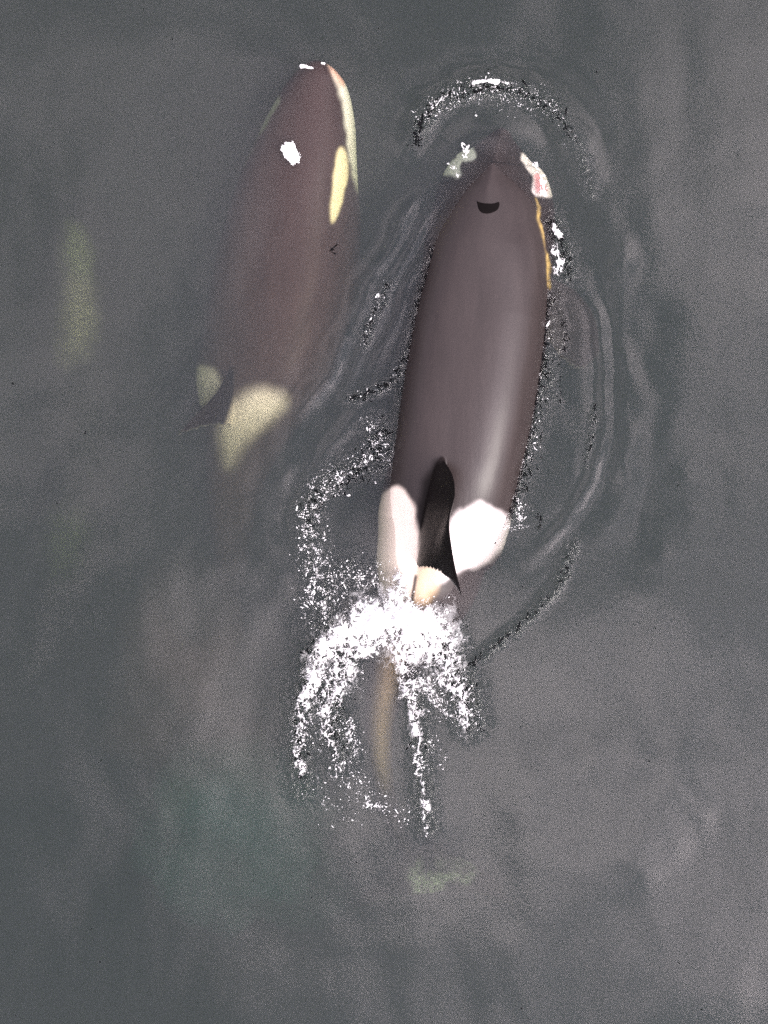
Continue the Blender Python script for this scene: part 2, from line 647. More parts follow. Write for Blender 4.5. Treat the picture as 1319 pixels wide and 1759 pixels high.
def blot(c, px, py, poly, col, soft=3.0, wob=3.0, seed=50, m_extra=1.0):
    wx = px + wob * 0.5 * vnoise(px / 8, py / 8, seed) + wob * 2.0 * vnoise(px / 28, py / 28, seed + 2)
    wy = py + wob * 0.5 * vnoise(px / 8 + 30, py / 8, seed + 1) + wob * 2.0 * vnoise(px / 28 + 8, py / 28, seed + 3)
    pp = np.array(poly + poly[:3], float)
    k = len(poly)
    sm = spline(np.array(poly[-1:] + list(poly) + list(poly[:2]), float), (1 + np.linspace(0, k, 5 * k, endpoint=False)) / (k + 2))
    for _ in range(4):
        sm = 0.25 * np.roll(sm, 1, 0) + 0.5 * sm + 0.25 * np.roll(sm, -1, 0)
    d = np.full(px.shape, -1e3)
    bb = ((wx > pp[:, 0].min() - 3 * soft - 5) & (wx < pp[:, 0].max() + 3 * soft + 5)
          & (wy > pp[:, 1].min() - 3 * soft - 5) & (wy < pp[:, 1].max() + 3 * soft + 5))
    d[bb] = inpoly(wx[bb], wy[bb], [tuple(a) for a in sm])
    m = (smooth(-soft, soft, d) * m_extra)[:, None]
    return c * (1 - m) + np.array(col) * m


def orca(label, me, loc, group='orcas swimming together'):
    e = bpy.data.objects.new('orca', None)
    e.location = loc
    COL.objects.link(e)
    tag(e, label, 'orca', group)
    me.name = 'body'
    me.materials.append(SKIN)
    b = bpy.data.objects.new('body', me)
    COL.objects.link(b)
    b.parent = e
    b.matrix_parent_inverse.identity()
    b.location = (-loc[0], -loc[1], -loc[2])
    return e


# --- the orca breaking the surface
rows1 = [
    (219, 861, 3, -0.19, 0.8), (226, 861, 14, -0.14, 0.8), (240, 859, 26, -0.105, 0.85), (262, 856, 50, -0.045, 0.85),
    (280, 853, 76, 0.0, 0.85), (300, 851, 90, 0.036, 0.86), (330, 849, 101, 0.092, 0.88), (370, 847, 108, 0.150, 0.9),
    (430, 841, 114, 0.225, 0.92), (500, 835, 113, 0.275, 0.93), (600, 821, 116, 0.33, 0.93), (700, 805, 115, 0.36, 0.93),
    (800, 786, 112, 0.33, 0.93), (860, 770, 115, 0.27, 0.93), (910, 757, 114, 0.21, 0.92), (960, 741, 98, 0.15, 0.93),
    (1000, 734, 90, 0.09, 0.9), (1040, 722, 78, 0.0, 0.9), (1100, 697, 58, -0.14, 1.05), (1150, 674, 42, -0.28, 1.25),
    (1250, 652, 25, -0.58, 1.5), (1350, 660, 18, -0.83, 1.5), (1430, 684, 15, -0.98, 1.3), (1500, 728, 13, -1.08, 0.9)]
rings1, f1 = body_loft(rows1, [(200, -4), (400, -11), (800, -14), (1000, -10), (1200, 0), (1500, 0)],
                       keel=[(200, 1.2), (305, 1.2), (335, 1.5), (370, 1.75), (430, 2.15), (540, 2.8), (780, 2.8), (900, 2.0), (1000, 1.55), (1200, 1.6), (1500, 2)])
P3 = lambda l: [PX(float(a), float(b), c) for a, b, c in l]
dors1 = blade(P3([(754, 762, 0.10), (762, 789, 0.36), (777, 815, 0.58), (781, 848, 0.76), (771, 893, 0.93), (778, 955, 1.06), (793, 1024, 1.14)]),
              P3([(720, 955, -0.05), (715, 968, 0.12), (716, 978, 0.30), (728, 980, 0.52), (752, 986, 0.80), (774, 1001, 1.0), (794, 1026, 1.13)]), 0.05, n=60, k=56)
pecR = blade(P3([(900, 440, -0.25), (945, 475, -0.34), (990, 500, -0.42), (1022, 545, -0.52), (1030, 600, -0.62)]),
             P3([(905, 540, -0.3), (940, 585, -0.36), (965, 620, -0.44), (995, 640, -0.54), (1026, 614, -0.63)]), 0.05)
pecL = blade(P3([(760, 450, -0.35), (715, 480, -0.55), (670, 510, -0.75), (630, 560, -0.95), (612, 610, -1.1)]),
             P3([(760, 550, -0.4), (710, 590, -0.58), (680, 620, -0.8), (650, 640, -1.0), (616, 620, -1.12)]), 0.05)
flR = blade(P3([(735, 1440, -1.0), (790, 1470, -0.98), (845, 1505, -0.98), (880, 1550, -1.05)]),
            P3([(735, 1535, -1.1), (790, 1530, -1.04), (840, 1540, -1.03), (882, 1556, -1.06)]), 0.05)
flL = blade(P3([(745, 1440, -1.0), (690, 1475, -1.05), (640, 1515, -1.15), (605, 1560, -1.25)]),
            P3([(745, 1535, -1.1), (695, 1540, -1.12), (645, 1553, -1.2), (603, 1566, -1.26)]), 0.05)
me1 = fuse([rings1, dors1, pecR, pecL, flR, flL], 0.0085, smooth_it=5)


def pattern1(c, px, py, z, n):
    upf = smooth(-0.35, 0.1, n[:, 2])
    ridge = np.interp(py, [700, 800, 860, 910, 960, 1040], [0.40, 0.36, 0.31, 0.26, 0.20, 0.11])
    fin = smooth(-9, -3, inpoly(px, py, [(755, 785), (785, 800), (790, 900), (800, 1035), (770, 1010), (730, 990), (712, 985), (720, 860)])) * smooth(-0.01, 0.035, z - ridge)
    body = 1 - fin
    c = c * body[:, None] + BLACK * 0.18 * fin[:, None]
    # contact shade at the fin's left foot, put into the pigment
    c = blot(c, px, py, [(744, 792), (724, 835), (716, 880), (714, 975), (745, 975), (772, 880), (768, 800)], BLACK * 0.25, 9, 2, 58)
    # saddle patches, either side of the fin
    c = blot(c, px, py, [(678, 834), (700, 848), (713, 878), (718, 930), (718, 1000), (704, 1060), (680, 1075), (655, 1010), (630, 950), (634, 895), (652, 855)],
             (0.74, 0.63, 0.54), 5.0, 2.0, 60, body * upf)
    c = blot(c, px, py, [(820, 866), (850, 872), (885, 905), (872, 938), (832, 968), (788, 985), (752, 1003), (724, 1045), (700, 1066), (708, 1010), (716, 985), (740, 960), (758, 930), (768, 900), (788, 876)],
             (0.54, 0.485, 0.475), 8.0, 4.5, 64, body * upf)
    # stained, creamier skin behind the fin
    c = blot(c, px, py, [(716, 972), (752, 975), (756, 1000), (724, 1060), (700, 1070)], (0.36, 0.25, 0.14), 9, 2, 66, body * upf * 0.8)
    # narrow dark ridge
    d, _, _ = polydist(px, py, [(714, 990), (706, 1040), (690, 1075)])
    m = (smooth(4.5, 1.0, d) * body * (z > -0.2))[:, None]
    c = c * (1 - m) + BLACK * 1.2 * m
    # pale lower tail stock
    d, _, _ = polydist(px, py, [(690, 1090), (668, 1140), (655, 1220), (652, 1300), (660, 1350)])
    m = (smooth(30, 2, d) * 0.8 * smooth(1075, 1110, py) * smooth(1400, 1290, py))[:, None]
    c = c * (1 - m) + np.array([0.30, 0.20, 0.125]) * m
    # eye patches
    c = blot(c, px, py, [(896, 268), (912, 266), (938, 290), (952, 318), (948, 340), (926, 340), (914, 325), (918, 310), (905, 295)], (0.8, 0.72, 0.7), 2, 5, 70)
    c = blot(c, px, py, [(915, 302), (928, 298), (940, 318), (936, 334), (922, 330)], (0.8, 0.36, 0.38), 4, 4, 72)
    c = blot(c, px, py, [(788, 246), (812, 250), (815, 275), (796, 272), (790, 296), (784, 306), (762, 300), (760, 274), (785, 272)], (0.66, 0.68, 0.62), 3, 5, 74)
    # golden stained flank
    c = blot(c, px, py, [(920, 345), (926, 350), (941, 425), (946, 488), (938, 492), (931, 430)], (0.46, 0.32, 0.11), 2.5, 4.5, 76, smooth(0.05, -0.01, z) * np.clip(0.8 + 1.2 * vnoise(px / 6, py / 9, 77), 0.15, 1))
    # pale patch on the fluke
    c = blot(c, px, py, [(705, 1495), (750, 1490), (815, 1488), (820, 1505), (780, 1515), (750, 1545), (715, 1535)], (0.62, 0.68, 0.74), 16, 16, 80, 0.7 * np.clip(0.7 + 1.6 * vnoise(px / 7, py / 7, 82), 0.1, 1))
    # white belly
    m = smooth(0.55, 0.85, -n[:, 2])[:, None]
    c = c * (1 - m) + np.array([0.7, 0.68, 0.64]) * m
    return c


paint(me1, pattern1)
o1 = orca('large orca breaking the surface with dry back, curved black fin and white saddle patches', me1, tuple(PX(800., 600., 0.0)))


def local(o, co):
    return co - np.array(o.location)


dk, dt = material('blowhole_black')
p = N(dt, 'ShaderNodeBsdfPrincipled', i_Roughness=0.9, i_IOR=1.1)
nz = N(dt, 'ShaderNodeTexNoise', i_Scale=60.0)
L(dt, mixc(dt, nz.outputs['Fac'], (0.002, 0.002, 0.002, 1), (0.008, 0.006, 0.006, 1)), p.inputs['Base Color'])
L(dt, p.outputs[0], N(dt, 'ShaderNodeOutputMaterial').inputs[0])


def surface_z(me, px, py):
    """height of the skin under a photograph pixel"""
    from mathutils.bvhtree import BVHTree
    n = len(me.vertices)
    co = np.empty(n * 3, np.float32)
    me.vertices.foreach_get('co', co)
    bvh = BVHTree.FromPolygons([tuple(c) for c in co.reshape(-1, 3)], [tuple(p.vertices) for p in me.polygons])
    out = []
    o = Vector((0, 0, H))
    for a, b in zip(px, py):
        w = PX(np.float64(a), np.float64(b), 0.0)
        d = (Vector(w) - o).normalized()
        hit = bvh.ray_cast(o, d)
        out.append(hit[0] if hit[0] else Vector(w))
    return np.array([tuple(v) for v in out])


def blowhole(parent, me, outline):
    """dark crescent opening, a shallow lens bedded in the skin"""
    pts = np.array(outline, float)
    k = 40
    cp = spline(np.concatenate([pts, pts[:1]]), np.linspace(0, 1, k, endpoint=False))
    cen = cp.mean(0)
    rings, zz = [], [(1.12, -0.004), (1.05, 0.0035), (0.9, 0.004), (0.6, 0.0035), (0.3, 0.003), (0.05, 0.003)]
    allp = np.concatenate([cen + (cp - cen) * f for f, _ in zz])
    base = surface_z(me, allp[:, 0], allp[:, 1]).reshape(len(zz), k, 3)
    for i, (_, dz) in enumerate(zz):
        base[i, :, 2] += dz
    v, q = loft(base)
    o = mesh_obj('blowhole', v - np.array(parent.location), q, dk, parent)
    return o


blowhole(o1, me1, [(820, 346), (829, 349), (845, 350), (856, 348), (853, 360), (838, 366), (825, 362)])

# --- second orca, just under the surface and rolled on its side
rows2 = [
    (106, 552, 3, -0.06, 0.8), (112, 551, 22, -0.03, 0.8), (125, 549, 38, -0.02, 0.85), (150, 546, 55, -0.03, 0.9), (200, 538, 75, -0.05, 0.92), (262, 526, 91, -0.07, 0.93),
    (330, 514, 108, -0.13, 0.93), (400, 505, 120, -0.21, 0.93), (500, 488, 127, -0.29, 0.9), (600, 466, 121, -0.38, 0.9),
    (650, 444, 114, -0.46, 0.9), (700, 432, 98, -0.54, 0.93), (760, 418, 70, -0.68, 0.95), (850, 400, 48, -0.86, 1.1),
    (950, 396, 30, -1.12, 1.3), (1060, 402, 15, -1.8, 1.2), (1120, 406, 12, -2.1, 0.9)]
rings2, f2 = body_loft(rows2, [(100, -24), (300, -28), (700, -32), (1000, -20)], keel=[(100, 2.0), (300, 2.3), (600, 2.6), (700, 2.2), (1000, 1.7)])
dors2 = blade(P3([(420, 590, -0.8), (398, 632, -0.5), (370, 676, -0.36), (335, 712, -0.32), (306, 744, -0.36)]),
              P3([(415, 735, -1.1), (392, 734, -0.58), (362, 734, -0.42), (330, 742, -0.36), (303, 750, -0.37)]), 0.05)
pec2 = blade(P3([(560, 400, -0.7), (610, 430, -0.95), (650, 480, -1.25), (660, 530, -1.45)]),
             P3([(555, 500, -0.8), (600, 530, -1.0), (630, 550, -1.3), (656, 540, -1.47)]), 0.05)
pec2b = blade(P3([(430, 400, -0.7), (390, 430, -1.1), (370, 480, -1.5), (372, 520, -1.7)]),
              P3([(440, 490, -0.8), (400, 520, -1.2), (385, 540, -1.5), (374, 530, -1.72)]), 0.05)
fl2 = blade(P3([(405, 1070, -1.9), (450, 1095, -2.1), (500, 1130, -2.3), (530, 1160, -2.4)]),
            P3([(405, 1150, -2.2), (450, 1150, -2.3), (495, 1155, -2.4), (532, 1166, -2.42)]), 0.05)
fl2b = blade(P3([(410, 1070, -1.9), (360, 1095, -2.1), (310, 1130, -2.3), (280, 1160, -2.4)]),
             P3([(410, 1150, -2.2), (360, 1150, -2.3), (315, 1155, -2.4), (278, 1166, -2.42)]), 0.05)
me2 = fuse([rings2, dors2, pec2, pec2b, fl2, fl2b], 0.013, smooth_it=4)


def pattern2(c, px, py, z, n):
    fin = smooth(-3, 4, inpoly(px, py, [(405, 640), (392, 620), (296, 735), (296, 765), (395, 745)])) * smooth(-0.54, -0.48, z)
    c = c * np.array([1.0, 0.79, 0.77]) * np.interp(py, [100, 300, 520], [1.25, 1.6, 2.2])[:, None]  # skin lightened from head to mid-body: haze put into the colour
    c = blot(c, px, py, [(562, 103), (580, 104), (600, 130), (612, 170), (624, 215), (628, 260), (640, 330), (618, 334), (604, 290), (597, 240), (589, 180), (578, 140)],
             (0.80, 0.76, 0.62), 5, 3, 90)
    c = blot(c, px, py, [(562, 100), (582, 104), (598, 130), (592, 150), (580, 146)], (0.75, 0.45, 0.33), 5, 3, 92)
    c = blot(c, px, py, [(583, 252), (596, 262), (598, 300), (590, 335), (576, 380), (567, 378), (570, 330), (576, 280)], (0.80, 0.68, 0.40), 3, 1.2, 94)
    c = blot(c, px, py, [(405, 690), (425, 674), (455, 668), (486, 680), (488, 700), (450, 736), (418, 762), (402, 800), (388, 800), (378, 770), (378, 735), (390, 705)],
             (0.80, 0.66, 0.62), 18, 2, 96, np.interp(py, [700, 820], [1.0, 0.45]))
    c = blot(c, px, py, [(336, 630), (362, 634), (382, 655), (354, 692), (334, 694)], (0.80, 0.70, 0.66), 8, 2, 98)
    c = c * (1 - fin[:, None]) + BLACK * 0.4 * fin[:, None]
    c = blot(c, px, py, [(466, 168), (484, 170), (474, 184), (446, 235), (418, 285), (412, 280), (440, 225)], (0.22, 0.25, 0.17), 4, 6, 99)
    m = smooth(0.5, 0.85, -n[:, 2])[:, None]
    return c * (1 - m) + np.array([0.7, 0.68, 0.6]) * m


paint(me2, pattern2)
o2 = orca('submerged orca rolled on its side with cream chin stripe and yellowish eye patch', me2, tuple(PX(480., 450., -0.3)))
blowhole(o2, me2, [(488, 262), (495, 266), (506, 267), (514, 263), (510, 271), (499, 274), (491, 270)])

D3 = 0.3
# --- third orca, deep down at the left
rows3 = [
    (335, 150, 3, -1.25, 0.8), (345, 150, 24, -1.15, 0.8), (390, 146, 55, -1.02, 0.88), (450, 142, 78, -1.0, 0.9), (520, 138, 93, -1.02, 0.93), (620, 134, 105, -1.1, 0.93),
    (750, 128, 106, -1.2, 0.93), (850, 122, 96, -1.3, 0.93), (930, 116, 78, -1.4, 0.95), (1000, 112, 56, -1.55, 1.1), (1100, 110, 34, -1.8, 1.4), (1250, 116, 15, -2.3, 1.3), (1330, 122, 12, -2.5, 0.9)]
rows3 = [(a, b, c, d - D3, e) for a, b, c, d, e in rows3]
rings3, f3 = body_loft(rows3, [(300, -20), (1300, -10)])
dors3 = blade(P3([(110, 760, -1.6), (96, 790, -1.35), (70, 850, -1.15), (45, 900, -1.05)]),
              P3([(105, 900, -1.8), (88, 890, -1.5), (65, 895, -1.25), (44, 904, -1.07)]), 0.05)
pec3 = blade(P3([(190, 600, -1.6), (250, 640, -1.9), (290, 700, -2.1), (295, 740, -2.2)]),
             P3([(190, 690, -1.7), (235, 720, -1.95), (270, 745, -2.15), (293, 745, -2.22)]), 0.05)
pec3b = blade(P3([(80, 600, -1.6), (30, 640, -1.9), (-10, 700, -2.1), (-15, 740, -2.2)]),
              P3([(80, 690, -1.7), (45, 720, -1.95), (10, 745, -2.15), (-13, 745, -2.22)]), 0.05)
fl3 = blade(P3([(120, 1280, -2.4), (170, 1310, -2.5), (230, 1360, -2.6), (250, 1390, -2.65)]),
            P3([(120, 1370, -2.55), (170, 1370, -2.6), (220, 1385, -2.65), (252, 1396, -2.67)]), 0.05)
fl3b = blade(P3([(125, 1280, -2.4), (75, 1310, -2.5), (15, 1360, -2.6), (-5, 1390, -2.65)]),
             P3([(125, 1370, -2.55), (75, 1370, -2.6), (25, 1385, -2.65), (-7, 1396, -2.67)]), 0.05)
me3 = fuse([rings3, dors3, pec3, pec3b, fl3, fl3b], 0.02, smooth_it=4)


def pattern3(c, px, py, z, n):
    c = blot(c, px, py, [(118, 480), (150, 485), (162, 540), (152, 590), (128, 620), (110, 605), (112, 540)], (0.58, 0.46, 0.56), 28, 10, 110)
    c = blot(c, px, py, [(118, 390), (145, 400), (150, 470), (125, 475), (112, 430)], (0.5, 0.46, 0.46), 24, 8, 112)
    c = blot(c, px, py, [(90, 900), (130, 880), (150, 920), (120, 980), (85, 985)], (0.30, 0.28, 0.32), 34, 12, 114)
    m = smooth(0.5, 0.85, -n[:, 2])[:, None]
    return c * (1 - m) + np.array([0.7, 0.68, 0.6]) * m


paint(me3, pattern3)
o3 = orca('faint deep orca showing only as a brown shape with a dim green eye patch', me3, tuple(PX(130., 700., -1.3)))


# ------------------------------------------------------------------ tinted scattering volumes under the surface
def plume(label, px, py, z, ax, col, dens, seed):
    m, t = material('tinted_water')
    vs = N(t, 'ShaderNodeVolumeScatter', i_Color=(*col, 1), i_Density=dens)
    L(t, vs.outputs[0], N(t, 'ShaderNodeOutputMaterial').inputs['Volume'])
    th = np.linspace(0.02, np.pi - 0.02, 26)
    ph = np.linspace(0, 2 * np.pi, 48, endpoint=False)
    T, P_ = np.meshgrid(th, ph, indexing='ij')
    d = np.stack([np.sin(T) * np.cos(P_), np.sin(T) * np.sin(P_), np.cos(T)], -1)
    rr = 1 + 0.75 * vnoise(d[..., 0] * 1.3 + 7.3 * seed, d[..., 1] * 1.3 + d[..., 2], seed) + 0.3 * vnoise(d[..., 0] * 3 + 3.1, d[..., 1] * 3 + d[..., 2], seed + 1)
    rr = np.where((np.sin(T) < 0.1), rr.mean(), rr)
    v = d * rr[..., None] * np.array(ax)
    v, q = loft(v[::-1] if False else v)
    o = mesh_obj('tinted_plume', v, [a[:, ::-1] for a in q], m)
    o.location = tuple(PX(float(px), float(py), z))
    return tag(o, label, 'water plume', kind='stuff')


plume('soft teal-tinted volume of water in the lower left, below the splash', 420, 1450, -0.85, (0.95, 0.80, 0.5), (0.16, 0.90, 0.90), 0.15, 201)
plume('faint mauve-tinted volume of water between the left orca and the splash', 330, 1180, -0.9, (0.75, 1.0, 0.6), (1.0, 0.55, 0.55), 0.10, 205)

# ------------------------------------------------------------------ foam and spray
def foam_material(name, col, rough=0.55, trans=0.0, film=False):
    m, t = material(name)
    geo = N(t, 'ShaderNodeNewGeometry')
    n = N(t, 'ShaderNodeTexNoise', i_Scale=85.0, i_Detail=4.0, i_Roughness=0.7)
    L(t, geo.outputs['Position'], n.inputs['Vector'])
    p = N(t, 'ShaderNodeBsdfPrincipled', i_Roughness=rough, i_IOR=1.33)
    L(t, mixc(t, n.outputs['Fac'], (col[0] * .78, col[1] * .78, col[2] * .78, 1), (*col, 1)), p.inputs['Base Color'])
    p.inputs['Transmission Weight'].default_value = trans
    bp = N(t, 'ShaderNodeBump', i_Strength=0.6, i_Distance=0.004)
    L(t, n.outputs['Fac'], bp.inputs['Height'])
    L(t, bp.outputs[0], p.inputs['Normal'])
    if film:                       # thin froth lets the water show through
        at = N(t, 'ShaderNodeAttribute', attribute_name='cover')
        tr = N(t, 'ShaderNodeBsdfTransparent')
        mx = N(t, 'ShaderNodeMixShader')
        L(t, math_n(t, 'MULTIPLY', at.outputs['Fac'], math_n(t, 'MULTIPLY_ADD', n.outputs['Fac'], 0.8, 0.6), clamp=True), mx.inputs[0])
        L(t, tr.outputs[0], mx.inputs[1])
        L(t, p.outputs[0], mx.inputs[2])
        L(t, mx.outputs[0], N(t, 'ShaderNodeOutputMaterial').inputs[0])
    else:
        L(t, p.outputs[0], N(t, 'ShaderNodeOutputMaterial').inputs[0])
    return m


FROTH = foam_material('froth_film', (0.78, 0.77, 0.775), film=True)
FOAM = foam_material('white_foam', (0.78, 0.77, 0.775))
DROP = foam_material('water_drops', (0.75, 0.76, 0.78), 0.12, 0.35)
DARK = foam_material('specks_and_ripple_shade', (0.003, 0.003, 0.004), 0.6)  # near black, for floating specks and for painted-in ripple shade
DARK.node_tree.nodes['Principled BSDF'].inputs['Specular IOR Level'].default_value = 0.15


def curve_density(px, py, strands, warp=10):
    wx = px + warp * vnoise(px / 22, py / 22, 131) + 0.5 * warp * vnoise(px / 9, py / 9, 133)
    wy = py + warp * vnoise(px / 22 + 50, py / 22, 132) + 0.5 * warp * vnoise(px / 9, py / 9 + 20, 134)
    D = np.zeros(px.shape)
    for pts, w0, w1, a0, a1 in strands:
        d, _, t = polydist(wx, wy, pts)
        D = np.maximum(D, (a0 + (a1 - a0) * t) * np.exp(-(d / (w0 + (w1 - w0) * t)) ** 2))
    return D


def worley(x, y, seed=0):
    """F2-F1: 0 on the walls of a bubble net"""
    ix, iy = np.floor(x), np.floor(y)
    f1 = np.full(x.shape, 9.0)
    f2 = np.full(x.shape, 9.0)
    for dx in (-1, 0, 1):
        for dy in (-1, 0, 1):
            cx, cy_ = ix + dx, iy + dy
            d = np.hypot(cx + hash2(cx, cy_, seed) - x, cy_ + hash2(cx, cy_, seed + 7) - y)
            f2 = np.where(d < f1, f1, np.minimum(f2, d))
            f1 = np.minimum(f1, d)
    return f2 - f1


def foam_sheet(name, box, strands, mat, cell=0.9, thick=0.05, warp=10, thr=0.5, noise_amp=0.55, base=None, lift=0.004, opacity=1.0):
    """lumpy sheet of foam lying on the water where density beats a lacy noise"""
    gx = np.arange(box[0], box[2], cell)
    gy = np.arange(box[1], box[3], cell)
    X, Y = np.meshgrid(gx, gy, indexing='ij')
    D = curve_density(X, Y, strands, warp)
    qx = X + 9 * vnoise(X / 11, Y / 11, 146) + 3 * vnoise(X / 4, Y / 4, 153)
    qy = Y + 9 * vnoise(X / 11 + 5, Y / 11, 147) + 3 * vnoise(X / 4 + 5, Y / 4, 154)
    lace = 0.55 - 1.25 * worley(qx / 12, qy / 16, 141) - 0.7 * np.abs(fbm(X / 24, Y / 34, 149, 2))
    lace2 = 0.45 - 1.1 * worley(qx / 5.5, qy / 6, 142)
    M = (D + noise_amp * (1.15 * lace + 0.75 * lace2 - 0.15) * np.clip(1.75 - D, 0.12, 1) * np.clip(D * 3, 0, 1)
         + 0.30 * fbm(X / 30, Y / 30, 143, 3) + 0.22 * vnoise(X / 2.6, Y / 2.6, 148) - thr - (D < 0.12))
    W, _ = full_height(X, Y)
    if base is not None:
        W = np.maximum(W, base(X, Y))
    bil = np.abs(fbm(X / 16, Y / 16, 144, 2)) + 0.22 * np.abs(fbm(X / 6, Y / 6, 145, 2, 0.5))
    Hh = np.sqrt(np.clip(M, 0, 2)) * thick * (0.35 + 1.3 * bil)
    keep = M > 0
    Z = W + np.where(keep, lift + Hh, -0.012)
    kq = keep.copy()
    kq[1:, :] |= keep[:-1, :]
    kq[:-1, :] |= keep[1:, :]
    kq[:, 1:] |= keep[:, :-1]
    kq[:, :-1] |= keep[:, 1:]
    q = grid_quads(*X.shape)[:, ::-1]
    q = q[kq.ravel()[q].all(1) & keep.ravel()[q].any(1)]
    used, inv = np.unique(q, return_inverse=True)
    P = PX(X, Y, Z).reshape(-1, 3)[used]
    q = inv.reshape(-1, 4)
    cov = opacity * smooth(0.0, 0.34, M).reshape(-1)[used]
    o = mesh_obj(name, P, q, mat, attrs={'cover': cov})
    return o


# low icosahedron
_t = (1 + 5 ** 0.5) / 2
ICO = np.array([(-1, _t, 0), (1, _t, 0), (-1, -_t, 0), (1, -_t, 0), (0, -1, _t), (0, 1, _t), (0, -1, -_t), (0, 1, -_t),
                (_t, 0, -1), (_t, 0, 1), (-_t, 0, -1), (-_t, 0, 1)], float)
ICO /= np.linalg.norm(ICO[0])
ICOF = np.array([(0, 11, 5), (0, 5, 1), (0, 1, 7), (0, 7, 10), (0, 10, 11), (1, 5, 9), (5, 11, 4), (11, 10, 2), (10, 7, 6), (7, 1, 8),
                 (3, 9, 4), (3, 4, 2), (3, 2, 6), (3, 6, 8), (3, 8, 9), (4, 9, 5), (2, 4, 11), (6, 2, 10), (8, 6, 7), (9, 8, 1)])


def ico_sub(v, f):
    v = [tuple(a) for a in v]
    cache, out = {}, []

    def mid(a, b):
        k = (min(a, b), max(a, b))
        if k not in cache:
            m = np.array(v[a]) + np.array(v[b])
            m /= np.linalg.norm(m)
            v.append(tuple(m))
            cache[k] = len(v) - 1
        return cache[k]
    for a, b, c in f:
        ab, bc, ca = mid(a, b), mid(b, c), mid(c, a)
        out += [(a, ab, ca), (b, bc, ab), (c, ca, bc), (ab, bc, ca)]
    return np.array(v), np.array(out)


def blobs(name, px, py, z, r, mat, stretch=0.5, ang=None, sub=False, jit=0.25):
    """many small lumps (drops, flecks) as one mesh; r in metres"""
    bv, bf = (ICO, ICOF) if not sub else ico_sub(ICO, ICOF)
    n = len(px)
    k = len(bv)
    v = np.tile(bv, (n, 1, 1)) * (1 + jit * rng.normal(size=(n, k, 1)).clip(-1.5, 1.5))
    sc = np.stack([r * (1 + stretch * rng.exponential(1, n)), r * rng.uniform(0.6, 1.0, n), r * rng.uniform(0.6, 1, n)], -1)
    v *= sc[:, None, :]
    a = rng.uniform(0, 2 * np.pi, n) if ang is None else ang + rng.normal(0, 0.5, n)
    ca, sa = np.cos(a)[:, None], np.sin(a)[:, None]
    v = np.stack([v[..., 0] * ca - v[..., 1] * sa, v[..., 0] * sa + v[..., 1] * ca, v[..., 2]], -1)
    P = PX(px, py, z)
    v = v + P[:, None, :]
    f = (bf[None] + (np.arange(n) * k)[:, None, None]).reshape(-1, 3)
    return mesh_obj(name, v.reshape(-1, 3), f, mat)


def scatter(n, box, dens, power=1.0):
    xs, ys = [], []
    got = 0
    tries = 0
    while got < n and tries < 60:
        x = rng.uniform(box[0], box[2], n * 3)
        y = rng.uniform(box[1], box[3], n * 3)
        k = rng.uniform(0, 1, n * 3) < np.clip(dens(x, y), 0, 1) ** power
        xs.append(x[k])
        ys.append(y[k])
        got += k.sum()
        tries += 1
    return np.concatenate(xs)[:n], np.concatenate(ys)[:n]


# the splash over the tail: strands (polyline, width at start/end px, density at start/end)
SPLASH = [
    ([(692, 992), (684, 1025), (655, 1052), (625, 1072)], 15, 22, 1.0, 1.25),
    ([(640, 1062), (690, 1056), (740, 1075)], 30, 26, 1.6, 1.5),
    ([(735, 1055), (757, 1080), (768, 1115)], 20, 20, 1.3, 0.9),
    ([(640, 1070), (585, 1092), (556, 1122), (538, 1165)], 24, 15, 1.4, 0.80),
    ([(560, 1100), (545, 1140)], 16, 16, 1.0, 0.8),
    ([(538, 1165), (520, 1220), (514, 1270), (516, 1340)], 15, 9, 0.80, 0.42),
    ([(660, 1095), (625, 1105), (590, 1120), (570, 1150)], 14, 16, 1.0, 0.62),
    ([(640, 1120), (605, 1130), (590, 1170), (575, 1180)], 12, 18, 0.75, 0.60),
    ([(585, 1160), (558, 1215), (566, 1270), (585, 1330)], 24, 14, 0.60, 0.38),
    ([(600, 1250), (612, 1290)], 14, 12, 0.5, 0.38),
    ([(700, 1085), (740, 1110), (690, 1120)], 22, 22, 1.3, 0.9),
    ([(690, 1110), (694, 1150), (708, 1200), (716, 1260)], 17, 10, 0.95, 0.62),
    ([(716, 1260), (718, 1310), (728, 1360), (730, 1425)], 7, 5, 0.66, 0.50),
    ([(745, 1100), (772, 1150), (792, 1195), (806, 1245)], 24, 14, 0.95, 0.46),
    ([(700, 1165), (735, 1175), (775, 1180)], 14, 18, 0.62, 0.55),
    ([(740, 1190), (765, 1215), (790, 1240)], 14, 14, 0.48, 0.40),
    ([(645, 1078), (660, 1062), (700, 1062)], 24, 24, 1.6, 1.6),
]


def splash_base(px, py):
    return 0.10 * np.exp(-(((px - 685) / 75) ** 2 + ((py - 1055) / 40) ** 2))


SB = (495, 960, 830, 1450)
sp = foam_sheet('splash_foam', SB, SPLASH, FROTH, cell=0.85, thick=0.085, warp=14, thr=0.58, noise_amp=0.8, base=splash_base)
tag(sp, 'white churned splash foam in trailing arcs over the tail of the large orca', 'foam', kind='stuff')

VEIL = [(p_, a_ * 1.5, b_ * 1.9, c_ * 0.8, d_ * 0.8) for p_, a_, b_, c_, d_ in SPLASH]
vl = foam_sheet('splash_veil', SB, VEIL, FROTH, cell=1.5, thick=0.006, warp=18, thr=0.36, noise_amp=0.3, lift=0.001, opacity=0.24)
tag(vl, 'thin milky veil of froth spread between the arms of the tail splash', 'foam', kind='stuff')

